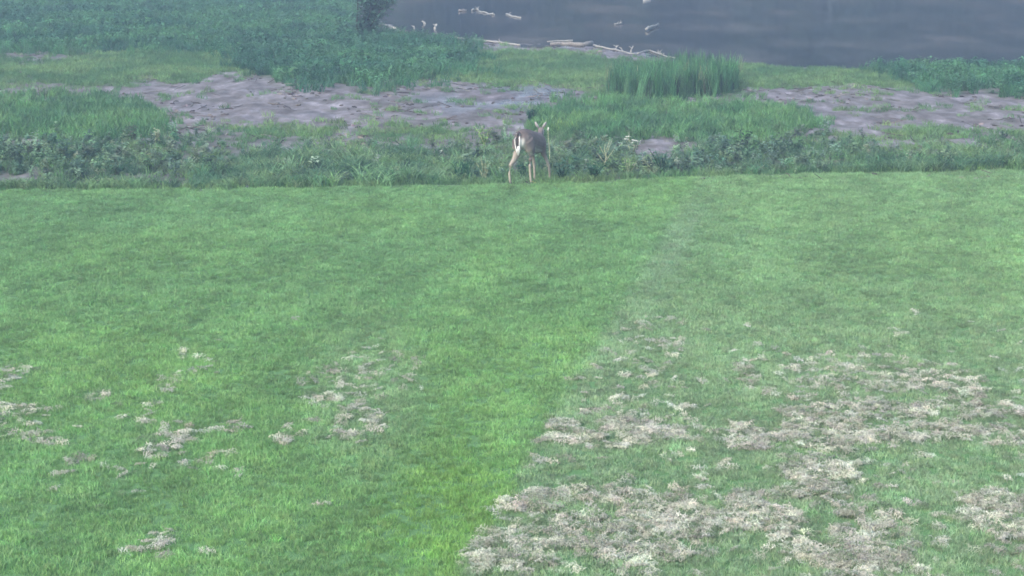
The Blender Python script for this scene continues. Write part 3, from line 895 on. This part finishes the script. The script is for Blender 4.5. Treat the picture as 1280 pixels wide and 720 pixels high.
# ------------------------------------------------------------------ driftwood
def branch(name, label, cat, pts_px, r0, r1, mat, z=None, twigs=0, lift=.03, taperpow=1):
    pts = []
    for px, py in pts_px:
        if z is None: p = at(px, py); pts.append(Vector((p.x, p.y, max(p.z, WATER) + lift)))
        else: x, y = plane_at(px, py, z); pts.append(Vector((x, y, z)))
    o0 = pts[0].copy(); root = empty(name, o0); tag(root, label, cat)
    P = []
    for i in range(len(pts) - 1):
        for t in (0, .33, .66):
            P.append(pts[i].lerp(pts[i + 1], t) - o0 + V3(0, random.gauss(0, r0), random.gauss(0, r0 * .3)))
    P.append(pts[-1] - o0)
    mb = MB(); mb.tube(P, taper(r0, r1, len(P)), 9); mb.build('wood', mat, root, True)
    for k in range(twigs):
        i = random.randrange(1, len(P) - 1); d = V3(random.uniform(-1, 1), random.uniform(-.4, .4), random.uniform(.4, 1.0))
        tp = stem_pts(P[i], d, random.uniform(.07, .2), 3, .2); mb = MB(); mb.tube(tp, taper(r1 * .9, .004, 4), 5); mb.build('twig', mat, root, True)
    return root
branch('log', 'thick grey log with a bleached end lying on the shoreline', 'log', ((688, 57.5), (706, 57), (724, 58), (740, 56)), .05, .09, M_GREYWOOD, lift=.05)
branch('bleached_branch', 'bleached bare branch leaning on the left end of the thick grey log', 'branch', ((684, 56.8), (700, 56), (716, 55.5)), .02, .04, M_PALEWOOD, lift=.12)
branch('bleached_branch', 'long pale branch along the shoreline left of the thick grey log', 'branch', ((552, 47), (575, 49), (600, 51), (625, 54), (650, 57.5)), .022, .035, M_PALEWOOD, twigs=5)
branch('bleached_branch', 'long thin pale branch along the shoreline right of the thick grey log', 'branch', ((742, 58), (758, 61), (775, 65), (793, 68.5)), .035, .02, M_PALEWOOD, twigs=3)
branch('dry_branch', 'tangled dry branch at the right end of the shoreline', 'branch', ((797, 68), (812, 64), (828, 70), (846, 74)), .028, .02, M_PALEWOOD, twigs=7)
branch('bleached_branch', 'short bleached branch end at the water edge below the shrub, upper left', 'branch', ((474, 29), (484, 33), (494, 37)), .02, .06, M_PALEWOOD)
branch('stump', 'small pale tangle of roots on the left shore', 'roots', ((551, 50), (556, 48), (563, 50)), .07, .04, M_PALEWOOD, twigs=6)
wz = WATER + .03
branch('floating_stick', 'long pale stick floating near the top centre of the pond', 'stick', ((599, 14), (608, 16), (618, 18)), .035, .025, M_PALEWOOD, wz, 1)
branch('floating_stick', 'crooked pale stick floating with twigs up, left of the long one', 'stick', ((590, 13), (595, 11.5), (598, 12.5)), .04, .03, M_PALEWOOD, wz, 4)
branch('floating_stick', 'short dark grey stick floating farthest left of the central three', 'stick', ((574, 13.5), (583, 13)), .05, .04, M_GREYWOOD, wz, 2)
branch('floating_stick', 'curved pale stick floating just right of the long one', 'stick', ((633, 17), (640, 20), (651, 22)), .04, .03, M_PALEWOOD, wz, 1)
branch('floating_stick', 'thin pale stick floating at the right of the pond', 'stick', ((768, 30), (778, 29)), .02, .02, M_PALEWOOD, wz, 3)
branch('forked_stick', 'forked bleached stick leaning out of the water at far right', 'stick', ((808, 36), (812, 34), (823, 30)), .05, .035, M_PALEWOOD, wz + .06, 2)
branch('floating_stick', 'pale stick at the very top edge of the pond, at right', 'stick', ((804, .5), (813, 0)), .05, .04, M_PALEWOOD, wz, 1)
def snag(label, px, py, h, lean, r=.03):
    x, y = plane_at(px, py, WATER); o = empty('snag', (x, y, WATER)); tag(o, label, 'snag')
    h *= .65; lean += random.choice((-.5, .45, .25))
    pts = [V3(0, 0, -.3), V3(.2 * lean * h, 0, h * .3), V3(.5 * lean * h, 0, h * .6), V3(lean * h, 0, h)]
    mb = MB(); mb.tube(pts, [r * 1.3, r * 1.1, r, r * .6], 7); mb.build('wood', M_PALEWOOD, o, True)
    mb = MB(); mb.tube([pts[2], pts[2] + V3(-.06, 0, .05), pts[2] + V3(-.10, 0, .06)], [r * .8, r * .6, r * .3], 6); mb.build('twig', M_PALEWOOD, o, True)
snag('leaning pale snag sticking out of the water near the left shore', 518, 37, .22, .35)
snag('short pale forked snag standing in the water near the left shore', 543, 36, .28, .05, .045)
snag('tiny pale snag between the two larger ones near the left shore', 531, 30, .12, .1, .05)
for i, (px, py, h) in enumerate(((769, 62, .22), (778, 64, .18), (788, 65, .30))):
    snag(('short pale snag standing in shallow water above the reeds, left of three', 'small pale snag in shallow water above the reeds, middle of three', 'tallest pale snag in shallow water above the reeds, right of three')[i], px, py, h, .02, .022)

# small white blooms and pale leaves lying on the lawn
def fallen(label, px, py, s, mat):
    p = at(px, py); m = MB()
    for q in range(4):
        a = random.uniform(0, 6.28); m.leaf(V3(0, 0, .05 + .01 * q), V3(math.cos(a), math.sin(a), .15), V3(0, 0, 1), s, s * .55, .2)
    o = m.build('fallen_leaf', mat, None, loc=p); tag(o, label, 'leaf')
fallen('yellow leaf lying on the lawn at the feet of the deer', 667, 233, .05, foliage('yellow_leaf', (.40, .30, .08), .2))

# ------------------------------------------------------------------ haze
def haze():
    m = bpy.data.materials.new('haze_air'); m.use_nodes = True; nt = m.node_tree
    nt.nodes.remove(nt.nodes['Principled BSDF'])
    pv = nt.nodes.new('ShaderNodeVolumePrincipled')
    pv.inputs['Color'].default_value = (*HAZE_COLOR, 1); pv.inputs['Density'].default_value = HAZE_DENSITY
    nt.links.new(pv.outputs[0], nt.nodes['Material Output'].inputs['Volume'])
    mb = MB(); x0, x1, y0, y1, z0, z1 = -1000, 1000, -320, 1700, -4.0, 18.0
    mb.v = [(x, y, z) for z in (z0, z1) for y in (y0, y1) for x in (x0, x1)]
    mb.f = [(0, 2, 3, 1), (4, 5, 7, 6), (0, 1, 5, 4), (2, 6, 7, 3), (0, 4, 6, 2), (1, 3, 7, 5)]
    o = mb.build('haze', m); tag(o, 'thin bluish evening haze over the lawn and pond', kind='stuff')
haze()
